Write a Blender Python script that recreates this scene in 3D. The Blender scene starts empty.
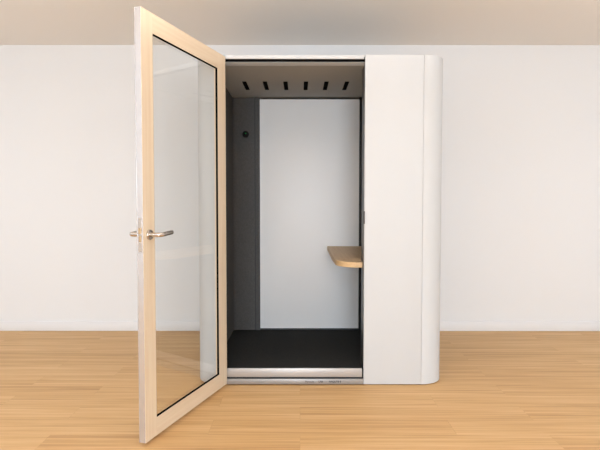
import bpy, bmesh, math
from mathutils import Vector, Matrix
S = bpy.context.scene
C = S.collection
PI = math.pi

# ------------------------------------------------------------------ materials
def lin(r, g, b):
    f = lambda c: (c/255/12.92) if c/255 <= .04045 else ((c/255+.055)/1.055)**2.4
    return (f(r), f(g), f(b), 1)

def new_mat(name):
    m = bpy.data.materials.new(name); m.use_nodes = True
    nt = m.node_tree
    return m, nt, nt.nodes['Principled BSDF']

def N(nt, t, **kw):
    n = nt.nodes.new(t)
    for k, v in kw.items(): setattr(n, k, v)
    return n

def plain(name, col, rough=.5, metal=0., spec=.5, noise=0., scale=60., bump=0., coat=0.):
    m, nt, b = new_mat(name)
    b.inputs['Base Color'].default_value = col
    b.inputs['Roughness'].default_value = rough
    b.inputs['Metallic'].default_value = metal
    b.inputs['Specular IOR Level'].default_value = spec
    b.inputs['Coat Weight'].default_value = coat
    tc = N(nt, 'ShaderNodeTexCoord')
    nz = N(nt, 'ShaderNodeTexNoise'); nz.inputs['Scale'].default_value = scale; nz.inputs['Detail'].default_value = 5
    nt.links.new(tc.outputs['Object'], nz.inputs['Vector'])
    if noise:
        mx = N(nt, 'ShaderNodeMix', data_type='RGBA')
        mx.inputs['A'].default_value = tuple(c*(1-noise) for c in col[:3]) + (1,)
        mx.inputs['B'].default_value = tuple(min(1, c*(1+noise)) for c in col[:3]) + (1,)
        nt.links.new(nz.outputs['Fac'], mx.inputs['Factor'])
        nt.links.new(mx.outputs['Result'], b.inputs['Base Color'])
    if bump:
        bp = N(nt, 'ShaderNodeBump'); bp.inputs['Strength'].default_value = bump; bp.inputs['Distance'].default_value = .002
        nt.links.new(nz.outputs['Fac'], bp.inputs['Height'])
        nt.links.new(bp.outputs['Normal'], b.inputs['Normal'])
    return m

def wood(name, c_dark, c_light, stretch, rough=.45, contrast=1.):
    """plain board wood; stretch = object-space scale (small value along the grain)"""
    m, nt, b = new_mat(name)
    tc = N(nt, 'ShaderNodeTexCoord'); mp = N(nt, 'ShaderNodeMapping')
    mp.inputs['Scale'].default_value = stretch
    nt.links.new(tc.outputs['Object'], mp.inputs['Vector'])
    nz = N(nt, 'ShaderNodeTexNoise'); nz.inputs['Scale'].default_value = 1; nz.inputs['Detail'].default_value = 6
    nz.inputs['Roughness'].default_value = .6
    nt.links.new(mp.outputs['Vector'], nz.inputs['Vector'])
    rp = N(nt, 'ShaderNodeValToRGB')
    rp.color_ramp.elements[0].position = .5-.25*contrast; rp.color_ramp.elements[0].color = c_dark
    rp.color_ramp.elements[1].position = .5+.25*contrast; rp.color_ramp.elements[1].color = c_light
    nt.links.new(nz.outputs['Fac'], rp.inputs['Fac'])
    nt.links.new(rp.outputs['Color'], b.inputs['Base Color'])
    b.inputs['Roughness'].default_value = rough
    return m

def floor_mat():
    m, nt, b = new_mat('oak_planks')
    L = nt.links.new
    tc = N(nt, 'ShaderNodeTexCoord')
    br = N(nt, 'ShaderNodeTexBrick'); br.offset = .37; br.offset_frequency = 2
    br.inputs['Scale'].default_value = 1.
    br.inputs['Brick Width'].default_value = 1.32
    br.inputs['Row Height'].default_value = .19
    br.inputs['Mortar Size'].default_value = .0009
    br.inputs['Mortar Smooth'].default_value = .1
    br.inputs['Color1'].default_value = (0, 0, 0, 1); br.inputs['Color2'].default_value = (1, 1, 1, 1)
    br.inputs['Mortar'].default_value = (.5, .5, .5, 1)
    L(tc.outputs['Object'], br.inputs['Vector'])
    # a different stretch of grain on each plank
    sep = N(nt, 'ShaderNodeSeparateColor'); L(br.outputs['Color'], sep.inputs['Color'])
    off = N(nt, 'ShaderNodeCombineXYZ')
    ml = N(nt, 'ShaderNodeMath', operation='MULTIPLY'); ml.inputs[1].default_value = 37.
    L(sep.outputs['Red'], ml.inputs[0]); L(ml.outputs[0], off.inputs['X']); L(ml.outputs[0], off.inputs['Z'])
    ad = N(nt, 'ShaderNodeVectorMath', operation='ADD'); L(tc.outputs['Object'], ad.inputs[0]); L(off.outputs[0], ad.inputs[1])
    def grain(scale, detail, dist):
        mp = N(nt, 'ShaderNodeMapping'); mp.inputs['Scale'].default_value = scale; L(ad.outputs[0], mp.inputs['Vector'])
        nz = N(nt, 'ShaderNodeTexNoise'); nz.inputs['Scale'].default_value = 1; nz.inputs['Detail'].default_value = detail
        nz.inputs['Roughness'].default_value = .6; nz.inputs['Distortion'].default_value = dist
        L(mp.outputs[0], nz.inputs['Vector']); return nz.outputs['Fac']
    g1 = grain((.6, 20, 1), 6, .35); g2 = grain((1.3, 62, 1), 6, .3)
    mx = N(nt, 'ShaderNodeMix', data_type='FLOAT'); mx.inputs['Factor'].default_value = .58
    L(g1, mx.inputs['A']); L(g2, mx.inputs['B'])
    pl = N(nt, 'ShaderNodeMath', operation='MULTIPLY_ADD'); pl.inputs[1].default_value = .04; pl.inputs[2].default_value = -.02
    L(sep.outputs['Red'], pl.inputs[0])
    sm = N(nt, 'ShaderNodeMath', operation='ADD'); L(mx.outputs['Result'], sm.inputs[0]); L(pl.outputs[0], sm.inputs[1])
    rp = N(nt, 'ShaderNodeValToRGB'); e = rp.color_ramp.elements
    e[0].position = .31; e[0].color = FLOOR_D
    e[1].position = .69; e[1].color = FLOOR_L
    mid = e.new(.5); mid.color = FLOOR_M
    L(sm.outputs[0], rp.inputs['Fac'])
    jm = N(nt, 'ShaderNodeMix', data_type='RGBA', blend_type='MULTIPLY')
    jf = N(nt, 'ShaderNodeMath', operation='MULTIPLY'); jf.inputs[1].default_value = .22
    L(br.outputs['Fac'], jf.inputs[0]); L(jf.outputs[0], jm.inputs['Factor'])
    L(rp.outputs['Color'], jm.inputs['A']); jm.inputs['B'].default_value = (.35, .25, .17, 1)
    L(jm.outputs['Result'], b.inputs['Base Color'])
    b.inputs['Roughness'].default_value = .5
    b.inputs['Specular IOR Level'].default_value = .35
    bp = N(nt, 'ShaderNodeBump'); bp.inputs['Strength'].default_value = .06; bp.inputs['Distance'].default_value = .002
    L(sm.outputs[0], bp.inputs['Height']); L(bp.outputs['Normal'], b.inputs['Normal'])
    return m

def glass_mat():
    m = bpy.data.materials.new('clear_glass'); m.use_nodes = True
    nt = m.node_tree; nt.nodes.clear()
    out = N(nt, 'ShaderNodeOutputMaterial'); mix = N(nt, 'ShaderNodeMixShader')
    tr = N(nt, 'ShaderNodeBsdfTransparent'); tr.inputs['Color'].default_value = (.98, .985, .98, 1)
    gl = N(nt, 'ShaderNodeBsdfGlossy'); gl.inputs['Roughness'].default_value = .02
    fr = N(nt, 'ShaderNodeFresnel'); fr.inputs['IOR'].default_value = 1.45
    geo = N(nt, 'ShaderNodeNewGeometry'); io = N(nt, 'ShaderNodeMix', data_type='FLOAT')
    io.inputs['A'].default_value = 1.45; io.inputs['B'].default_value = 1/1.45
    nt.links.new(geo.outputs['Backfacing'], io.inputs['Factor']); nt.links.new(io.outputs['Result'], fr.inputs['IOR'])
    nt.links.new(fr.outputs[0], mix.inputs[0]); nt.links.new(tr.outputs[0], mix.inputs[1])
    nt.links.new(gl.outputs[0], mix.inputs[2]); nt.links.new(mix.outputs[0], out.inputs['Surface'])
    return m

def brushed(name, col, rough, stretch, metal=1.):
    m, nt, b = new_mat(name)
    b.inputs['Metallic'].default_value = metal; b.inputs['Base Color'].default_value = col
    tc = N(nt, 'ShaderNodeTexCoord'); mp = N(nt, 'ShaderNodeMapping'); mp.inputs['Scale'].default_value = stretch
    nz = N(nt, 'ShaderNodeTexNoise'); nz.inputs['Scale'].default_value = 1; nz.inputs['Detail'].default_value = 4
    mr = N(nt, 'ShaderNodeMapRange'); mr.inputs['To Min'].default_value = rough*.8; mr.inputs['To Max'].default_value = rough*1.2
    nt.links.new(tc.outputs['Object'], mp.inputs['Vector']); nt.links.new(mp.outputs[0], nz.inputs['Vector'])
    nt.links.new(nz.outputs['Fac'], mr.inputs['Value']); nt.links.new(mr.outputs[0], b.inputs['Roughness'])
    return m

FLOOR_D, FLOOR_M, FLOOR_L = lin(180, 133, 82), lin(211, 167, 112), lin(228, 190, 138)
M = dict(
    wall=plain('wall_paint', lin(233, 231, 229), .75, noise=.006, scale=40, bump=.04),
    ceil=plain('ceiling_paint', lin(249, 243, 236), .85, noise=.006, scale=40, bump=.03),
    base=plain('baseboard_paint', lin(233, 231, 230), .45, noise=.004),
    floor=floor_mat(),
    shell=plain('white_laminate', lin(206, 207, 207), .6, spec=.25, noise=.006, scale=25, bump=.015),
    felt=plain('charcoal_felt', lin(90, 88, 86), .95, spec=.1, noise=.4, scale=140, bump=.5),
    feltceil=plain('grey_felt', lin(178, 178, 176), .95, spec=.1, noise=.08, scale=260, bump=.4),
    mat=plain('charcoal_carpet', lin(52, 52, 51), 1., spec=.05, noise=.55, scale=130, bump=.7),
    vent=plain('vent_black', lin(10, 10, 10), .9, spec=.05),
    black=plain('black_plastic', lin(22, 22, 22), .5, noise=.05),
    striker=plain('dark_steel', lin(74, 70, 66), .45, metal=.5, noise=.05),
    jamb=plain('grey_metal', lin(96, 96, 97), .4, metal=.6, noise=.05),
    board=plain('white_board', lin(243, 241, 238), .42, spec=.45, noise=.006),
    boardtrim=plain('pale_edging', lin(236, 234, 232), .35, noise=.005),
    alu=brushed('brushed_aluminium', lin(186, 182, 178), .42, (4, 200, 200), .45),
    alu2=brushed('dull_aluminium', lin(160, 157, 154), .42, (4, 200, 200), .5),
    edge=brushed('edge_aluminium', lin(206, 204, 204), .25, (200, 200, 4), .65),
    steel=brushed('satin_steel', lin(200, 192, 184), .26, (60, 60, 60)),
    brass=brushed('brass_bolt', lin(196, 172, 138), .4, (60, 60, 60)),
    ashv=wood('pale_ash_upright', lin(222, 199, 168), lin(236, 219, 194), (45, 45, 1.6), .42),
    ashh=wood('pale_ash_rail', lin(222, 199, 168), lin(236, 219, 194), (1.6, 45, 45), .42),
    oak=wood('oak_desk', lin(206, 170, 122), lin(222, 188, 142), (60, 3, 60), .5),
    glass=glass_mat(),
    ink=plain('dark_print', lin(40, 38, 36), .6), inkpale=plain('grey_print', lin(84, 80, 77), .6),
)
g, gnt, gb = new_mat('green_led')
gb.inputs['Base Color'].default_value = (.02, .4, .08, 1)
gb.inputs['Emission Color'].default_value = (.05, .8, .2, 1); gb.inputs['Emission Strength'].default_value = .2
M['led'] = g

# ------------------------------------------------------------------ mesh helpers
def box(bm, x0, x1, y0, y1, z0, z1, bev=0., mi=0, seg=2):
    r = bmesh.ops.create_cube(bm, size=1)
    vs = r['verts']
    for v in vs:
        v.co = Vector(((x0+x1)/2+v.co.x*(x1-x0), (y0+y1)/2+v.co.y*(y1-y0), (z0+z1)/2+v.co.z*(z1-z0)))
    fs = {f for v in vs for f in v.link_faces}
    for f in fs: f.material_index = mi
    if bev:
        es = list({e for v in vs for e in v.link_edges})
        bmesh.ops.bevel(bm, geom=es, offset=bev, segments=seg, affect='EDGES', profile=.5, material=-1)

def prism(bm, pts, z0, z1, bev=0., seg=2, mi=0):
    """vertical extrusion of a plan outline (counter-clockwise)"""
    lo = [bm.verts.new((x, y, z0)) for x, y in pts]; hi = [bm.verts.new((x, y, z1)) for x, y in pts]
    n = len(pts)
    fb = bm.faces.new(lo[::-1]); ft = bm.faces.new(hi)
    fs = [fb, ft]
    for i in range(n): fs.append(bm.faces.new((lo[i], lo[(i+1) % n], hi[(i+1) % n], hi[i])))
    for f in fs: f.material_index = mi
    if bev:
        es = list({e for f in (fb, ft) for e in f.edges})
        bmesh.ops.bevel(bm, geom=es, offset=bev, segments=seg, affect='EDGES', profile=.5, material=-1)

def ribbon(bm, outer, inner, z0, z1, mi=0):
    """wall of constant thickness along an open plan line: outer and inner lines of equal length"""
    n = len(outer)
    V = [[bm.verts.new((p[0], p[1], z)) for p in line] for line, z in ((outer, z0), (outer, z1), (inner, z1), (inner, z0))]
    for i in range(n-1):
        for k in range(4):
            a, b = V[k], V[(k+1) % 4]
            bm.faces.new((a[i], a[i+1], b[i+1], b[i])).material_index = mi
    bm.faces.new([V[k][0] for k in range(4)]); bm.faces.new([V[k][-1] for k in range(4)][::-1])

def tube(bm, pts, r, seg=20, mi=0):
    """round bar along a poly-line, capped"""
    pts = [Vector(p) for p in pts]; rings = []
    for i, p in enumerate(pts):
        a = (pts[i]-pts[i-1]).normalized() if i else (pts[1]-pts[0]).normalized()
        b = (pts[i+1]-pts[i]).normalized() if i < len(pts)-1 else a
        t = (a+b).normalized()
        up = Vector((0, 0, 1)); s = t.cross(up).normalized(); u = s.cross(t).normalized()
        rings.append([bm.verts.new(p+(s*math.cos(2*PI*k/seg)+u*math.sin(2*PI*k/seg))*r) for k in range(seg)])
    for i in range(len(rings)-1):
        for k in range(seg):
            bm.faces.new((rings[i][k], rings[i][(k+1) % seg], rings[i+1][(k+1) % seg], rings[i+1][k])).smooth = True
    bm.faces.new(rings[0][::-1]); bm.faces.new(rings[-1])

def arc(cx, cy, r, a0, a1, n):
    return [(cx+r*math.cos(math.radians(a0+(a1-a0)*i/n)), cy+r*math.sin(math.radians(a0+(a1-a0)*i/n))) for i in range(n+1)]

def obj(name, bm, mats, parent=None, smooth=None):
    bmesh.ops.recalc_face_normals(bm, faces=bm.faces)
    me = bpy.data.meshes.new(name); bm.to_mesh(me); bm.free()
    for m in (mats if isinstance(mats, (list, tuple)) else [mats]): me.materials.append(m)
    if smooth is not None:
        for p in me.polygons: p.use_smooth = True
        me.set_sharp_from_angle(angle=math.radians(smooth))
    o = bpy.data.objects.new(name, me); C.objects.link(o)
    if parent: o.parent = parent
    return o

def one(name, b, m, parent=None, bev=0.):
    bm = bmesh.new(); box(bm, *b, bev=bev)
    return obj(name, bm, m, parent, 40 if bev else None)

def struct(name, b, m, bev=0.):
    o = one(name, b, m, None, bev); o['kind'] = 'structure'; return o

# ------------------------------------------------------------------ the room
WX, WY, FY, RH = 4.0, 1.499, -11.5, 2.711
struct('floor', (-WX-.2, WX+.2, FY-.2, WY+.2, -.1, 0), M['floor'])
struct('ceiling', (-WX-.2, WX+.2, FY-.2, WY+.2, RH, RH+.1), M['ceil'])
struct('wall_back', (-WX-.2, WX+.2, WY, WY+.2, 0, RH), M['wall'])
struct('wall_left', (-WX-.2, -WX, FY, WY, 0, RH), M['wall'])
struct('wall_right', (WX, WX+.2, FY, WY, 0, RH), M['wall'])
struct('wall_front', (-WX-.2, WX+.2, FY-.2, FY, 0, RH), M['wall'])
struct('baseboard_back', (-WX, WX, WY-.014, WY, 0, .092), M['base'], .003)
struct('baseboard_left', (-WX, -WX+.014, FY, WY-.014, 0, .092), M['base'], .003)
struct('baseboard_right', (WX-.014, WX, FY, WY-.014, 0, .092), M['base'], .003)

# ------------------------------------------------------------------ the booth
booth = bpy.data.objects.new('office_booth', None); C.objects.link(booth)
booth['label'] = 'white office phone booth with rounded corners, glass door standing open, on the wooden floor'
booth['category'] = 'phone booth'

XL, XR, YB, R, HT = -.702, .976, 1.27, .16, 2.2      # outer faces, corner radius, height
OL, OR = -.495, .4281                                # the door opening
XS = .8186                                           # seam beside the right front panel
def outline(d, n=14, closed=False):
    """plan line from the right seam round the back to the left of the door, set in by d"""
    r = R-d
    p = [(XS, d)] + arc(XR-R, R, r, -90, 0, n) + arc(XR-R, YB-R, r, 0, 90, n) + arc(XL+R, YB-R, r, 90, 180, n) + arc(XL+R, R, r, 180, 270, n)
    return p + [(OL, d)]
bm = bmesh.new()
ribbon(bm, outline(0), outline(.03), .005, HT)
box(bm, XS-.03, XS+.02, .014, .03, .005, HT-.004)            # the tongue behind the seam
obj('outer_shell', bm, M['shell'], booth, 35)
bm = bmesh.new()
prism(bm, [(OR, .032)] + outline(.032)[:], HT-.03, HT-.004)
obj('roof', bm, M['shell'], booth, 35)
bm = bmesh.new(); prism(bm, [(OR, .05)] + outline(.05), 0, .03)
obj('plinth', bm, M['black'], booth, 35)
one('front_panel', (OR, XS-.0038, 0, .03, .005, HT), M['shell'], booth, .0016)

# frame of the opening
one('lintel', (OL+.002, OR-.007, .003, .03, 2.1745, HT-.001), M['shell'], booth, .002)
bm = bmesh.new(); box(bm, OL, OR, .012, .045, 2.158, 2.1744); box(bm, OL, OR, .0305, .045, 2.1744, HT-.006)
obj('door_stop', bm, M['vent'], booth)
bm = bmesh.new(); box(bm, OL-.03, OL+.0005, .031, .04, .03, 2.17); box(bm, OL-.03, OL, .012, .031, .03, 2.17)
obj('hinge_jamb', bm, M['vent'], booth)
bm = bmesh.new(); box(bm, OR, OR+.03, .031, .165, .03, 2.17)
obj('latch_jamb', bm, M['jamb'], booth)
one('strike_plate', (OR-.005, OR+.003, -.0015, .03, 1.088, 1.172), M['striker'], booth, .001)['label'] = 'dark metal strike plate'

# threshold
one('sill', (OL, OR-.011, .002, .013, .054, .112), M['alu'], booth, .001)
one('sill_gap', (OL, OR-.002, .012, .05, .036, .056), M['black'], booth)
track = one('sill_track', (OL, OR-.001, -.004, .05, .006, .041), M['alu2'], booth, .0015)
def lettering(txt, x, z, size, m):
    cu = bpy.data.curves.new('lettering', 'FONT'); cu.body = txt; cu.size = size; cu.extrude = .0003; cu.offset = .0005
    cu.materials.append(m)
    t = bpy.data.objects.new('lettering', cu)
    me = bpy.data.meshes.new_from_object(t); bpy.data.objects.remove(t)
    o = bpy.data.objects.new('lettering', me); C.objects.link(o); o.parent = track
    o.location = (x, -.0046, z); o.rotation_euler = (PI/2, 0, 0)
lettering('Nyocom', .034, .0185, .017, M['inkpale'])
lettering('LAB', .124, .0185, .017, M['ink'])
lettering('-', .173, .0185, .017, M['inkpale'])
lettering('HAQUTE E', .194, .0185, .017, M['ink'])

# inside
ZF, ZC, YI = .1027, 2.144, 1.1166
one('floor_mat', (-.589, .54, .0135, YI, .03, ZF), M['mat'], booth)
bm = bmesh.new()                                               # lining of the left side, turning the corner to the rear
rc = .04
pin = [(-.59, .041)] + arc(-.59+rc, YI-rc, rc, 180, 90, 8) + [(-.398, YI)]
pout = [(-.625, .041)] + arc(-.59+rc, YI-rc, rc+.035, 180, 90, 8) + [(-.398, YI+.035)]
ribbon(bm, pin, pout, .03, ZC+.02)
obj('side_lining', bm, M['felt'], booth, 35)
one('rear_post', (-.3925, -.3535, 1.102, YI+.03, ZF-.01, ZC+.01), M['felt'], booth, .003)
one('rear_post', (.516, .538, 1.102, YI+.03, ZF-.01, ZC+.01), M['black'], booth, .003)
one('seam_strip', (-.3985, -.3535, YI+.004, YI+.03, ZF-.01, ZC+.01), M['black'], booth)
one('right_lining', (.54, .575, .17, YI+.035, .03, ZC+.02), M['felt'], booth)
one('jamb_lining', (.4585, .575, .14, .17, .03, ZC+.02), M['felt'], booth)
panel = one('back_panel', (-.3475, .511, 1.104, 1.118, .1225, 2.124), M['board'], booth, .0015)
bm = bmesh.new()
for b in ((-.3515, -.3455, 1.1, 1.106, .1205, 2.126), (.509, .515, 1.1, 1.106, .1205, 2.126),
          (-.3455, .509, 1.1, 1.106, .1205, .1265), (-.3455, .509, 1.1, 1.106, 2.120, 2.126)):
    box(bm, *b)
obj('edging', bm, M['boardtrim'], panel)
one('skirting_strip', (-.352, .516, 1.108, YI+.02, .1, .1225), M['black'], booth)

# ceiling panel with six cut slots
slots = [-.425+.1562*i for i in range(6)]
sw, sy0, sy1 = .0165, .512, .818
bm = bmesh.new()
box(bm, -.589, .575, .06, sy0, ZC, ZC+.014); box(bm, -.589, .575, sy1, YI+.03, ZC, ZC+.014)
xs = [-.589] + [v for s in slots for v in (s-sw, s+sw)] + [.575]
for i in range(0, len(xs), 2): box(bm, xs[i], xs[i+1], sy0, sy1, ZC, ZC+.014)
v = [bm.verts.new(p) for p in ((-.589, .016, 2.1556), (.575, .016, 2.1556), (.575, .06, ZC), (-.589, .06, ZC))]
u = [bm.verts.new(p) for p in ((-.589, .016, 2.1574), (.575, .016, 2.1574), (.575, .06, ZC+.014), (-.589, .06, ZC+.014))]
bm.faces.new(v); bm.faces.new(u[::-1])
for i in range(4): bm.faces.new((v[i], v[(i+1) % 4], u[(i+1) % 4], u[i]))      # the lip turned up to the door stop
bmesh.ops.remove_doubles(bm, verts=bm.verts, dist=1e-5)
ceil = obj('ceiling_panel', bm, M['feltceil'], booth)
for s in slots:
    bm = bmesh.new()
    box(bm, s-sw-.004, s+sw+.004, sy0-.004, sy1+.004, ZC+.0205, ZC+.025)
    for x in (s-sw, s+sw-.0025): box(bm, x, x+.0025, sy0, sy1, ZC+.0015, ZC+.0205)
    for y in (sy0, sy1-.0025): box(bm, s-sw, s+sw, y, y+.0025, ZC+.0015, ZC+.0205)
    obj('vent_slot', bm, M['vent'], ceil)
one('cable_clip', (.527, .541, .86, .90, 2.085, 2.115), M['black'], booth, .003)

# motion sensor on the rear lining
def disc(bm, c, axis, r, prof, seg=28):
    """lathe: prof = list of (radius factor, distance along axis)"""
    ax = Vector(axis).normalized(); s = ax.orthogonal().normalized(); u = ax.cross(s); c = Vector(c); rings = []
    for f, d in prof:
        if f == 0: rings.append([bm.verts.new(c+ax*d)])
        else: rings.append([bm.verts.new(c+ax*d+(s*math.cos(2*PI*k/seg)+u*math.sin(2*PI*k/seg))*r*f) for k in range(seg)])
    for a, b in zip(rings, rings[1:]):
        for k in range(seg):
            q = [a[k % len(a)], a[(k+1) % len(a)], b[(k+1) % len(b)], b[k % len(b)]]
            q = list(dict.fromkeys(q))
            if len(q) > 2: bm.faces.new(q)
bm = bmesh.new()
disc(bm, (-.476, YI, 1.827), (0, -1, 0), .029, [(0, -.004), (1, -.004), (1, .004), (.92, .009), (.72, .012), (.66, .018), (.45, .026), (.2, .03), (0, .031)])
sensor = obj('motion_sensor', bm, M['black'], booth, 40)
bm = bmesh.new(); disc(bm, (-.475, YI-.029, 1.829), (0, -1, 0), .0045, [(0, -.003), (1, -.003), (1, .001), (0, .003)])
obj('indicator_light', bm, M['led'], sensor, 40)['label'] = 'green indicator light'

# side desk, a touch lower towards the door
DX0, DY0, DY1, DT = .238, .095, 1.098, .036
pts = [(.54, DY0)] + [(.54, DY1), (DX0, DY1)] + [(DX0+.004, DY0+.32)]
cr = .15
pts = [(.54, DY1), (DX0, DY1), (DX0+.004, .5)] + arc(DX0+.012+cr, DY0+cr, cr, 180, 270, 10) + [(.54, DY0)]
bm = bmesh.new(); prism(bm, [(x, y-DY1) for x, y in pts], -DT, 0, .003)
desk = obj('desk_shelf', bm, M['oak'], booth, 35)
desk.location = (0, DY1, .8485); desk.rotation_euler = (math.atan2(.029, 1.0), 0, 0)
for y in (.13, .8):
    bm = bmesh.new()
    zt = .8485-(DY1-y)*.029-DT-.001
    v = [bm.verts.new(p) for p in ((.54, y, zt), (.44, y, zt), (.44, y, zt-.012), (.525, y, zt-.075), (.54, y, zt-.075))]
    f = bm.faces.new(v); r = bmesh.ops.extrude_face_region(bm, geom=[f])
    for q in r['geom']:
        if isinstance(q, bmesh.types.BMVert): q.co.y += .03
    obj('shelf_bracket', bm, M['black'], booth)

# ------------------------------------------------------------------ the door, swung open (own axes: x along the leaf, +y = the side seen)
DW, Z0, Z1, T = .9185, .0158, 2.1824, .034
I0, I1, J0, J1 = .108, .8205, .110, 2.083             # the glazed opening
bm = bmesh.new()
for (x0, x1, z0, z1, mi) in ((0, I0, Z0, Z1, 0), (I1, DW, Z0, Z1, 0), (I0, I1, J1, Z1, 1), (I0, I1, Z0, J0, 1)):
    box(bm, x0, x1, -.018, 0, z0, z1, mi=mi)
w = .016
for (x0, x1, z0, z1, mi) in ((0, I0-w, Z0, Z1, 0), (I1+w, DW, Z0, Z1, 0), (I0-w, I1+w, J1+w, Z1, 1), (I0-w, I1+w, Z0, J0-w, 1)):
    box(bm, x0, x1, -T, -.018, z0, z1, mi=mi)
door = obj('door', bm, [M['ashv'], M['ashh']], booth)
door['label'] = 'pale ash framed glass door swung open'
ANG = -1.8882
door.location = (-.4903, -.0186, 0); door.rotation_euler = (0, 0, ANG)
bm = bmesh.new(); box(bm, I0-w, I1+w, -.025, -.0185, J0-w, J1+w)
obj('glass_pane', bm, M['glass'], door)
bm = bmesh.new(); gk = .0045
for (x0, x1, z0, z1) in ((I0, I0+gk, J0, J1), (I1-gk, I1, J0, J1), (I0+gk, I1-gk, J1-gk, J1), (I0+gk, I1-gk, J0, J0+gk)):
    box(bm, x0, x1, -.0150, -.0025, z0, z1)
obj('gasket', bm, M['vent'], door)
bm = bmesh.new()
box(bm, DW-.002, DW+.0015, -T, -.0012, Z0, Z1, .0006)
box(bm, DW-.02, DW+.0035, -T-.0018, -T+.0005, Z0, Z1, .0006)
strip = obj('edge_strip', bm, M['edge'], door)
strip['label'] = 'aluminium strip along the free edge of the door'
HX, HZ = .868, 1.066
bm = bmesh.new()
box(bm, DW+.001, DW+.0024, -.028, -.007, HZ-.085, HZ+.085, .0006)
plate = obj('latch_plate', bm, M['steel'], door)
bm = bmesh.new(); box(bm, DW+.002, DW+.008, -.024, -.011, HZ+.006, HZ+.036, .0015)
box(bm, DW+.002, DW+.004, -.024, -.011, HZ-.034, HZ-.004, .001)
obj('latch_bolt', bm, M['brass'], door)['label'] = 'brass coloured latch bolts'
def lever(side):
    s = side; nk = .046 if s > 0 else .056; y0 = 0 if s > 0 else -T-.0042
    bm = bmesh.new()
    disc(bm, (HX, y0, HZ), (0, s, 0), .0265, [(0, 0), (1, 0), (1, .006), (.93, .009), (0, .009)])
    k = [(HX, y0+s*.006, HZ), (HX, y0+s*nk, HZ)]
    rb = .02
    for i in range(1, 7):
        a = PI/2*i/6
        k.append((HX-rb*(1-math.cos(a)), y0+s*(nk+rb*math.sin(a)), HZ+.0015*i/6))
    k.append((HX-.102, y0+s*(nk+.02), HZ+.0085))
    tube(bm, k, .0115)
    return obj('lever_handle', bm, M['steel'], door, 40)
lever(1); lever(-1)

# ------------------------------------------------------------------ light: rows of ceiling lamps, daylight from behind the viewer, added ceiling fill
def area(name, loc, rot, sx, sy, power, col=(1, 1, 1)):
    l = bpy.data.lights.new(name, 'AREA'); l.shape = 'RECTANGLE'; l.size = sx; l.size_y = sy; l.energy = power; l.color = col
    o = bpy.data.objects.new(name, l); C.objects.link(o); o.location = loc; o.rotation_euler = rot
    return o
LAMP = (.735, .91, 1.11)
for x in (-3.3, 3.3):
    area('ceiling_lamp', (x, -.5, RH-.03), (0, 0, 0), 1.2, .6, 7, LAMP)
for x in (-2.6, 0, 2.6):
    area('ceiling_lamp', (x, -3.2, RH-.03), (0, 0, 0), 1.2, .6, (36 if x < 0 else 22) if x else 4, LAMP)
    area('ceiling_lamp', (x, -6.4, RH-.03), (0, 0, 0), 1.2, .6, 10 if x else 46, LAMP)
for x in (-2.7, 0, 2.7):  # unseen fill lights added to brighten the ceiling; no pendants hang there
    area('ceiling_fill_light', (x, -1.0 if x else -1.5, 2.0), (PI, 0, 0), 1.2, .4, 14 if x else 21, (.86, .94, 1.06) if x else (1, .95, .95))
area('window_daylight', (0, FY+.1, 1.6), (PI/2, 0, 0), 3, 1.9, 410, (.785, .94, 1.11))

w_ = bpy.data.worlds.new('world'); w_.use_nodes = True; S.world = w_
w_.node_tree.nodes['Background'].inputs['Color'].default_value = (.8, .85, .9, 1)
w_.node_tree.nodes['Background'].inputs['Strength'].default_value = .5

# ------------------------------------------------------------------ camera
F = 521.63
cd = bpy.data.cameras.new('camera'); cd.sensor_width = 36; cd.lens = F*36/600; cd.shift_x = -.16/600
cam = bpy.data.objects.new('camera', cd); C.objects.link(cam)
cam.location = (0, -3.4716, 1.2258); cam.rotation_euler = (PI/2-.0419, -.0005, 0)
S.camera = cam
S.view_settings.view_transform = 'Standard'; S.view_settings.look = 'None'
S.view_settings.exposure = .14; S.view_settings.gamma = 1; S.view_settings.use_curve_mapping = False
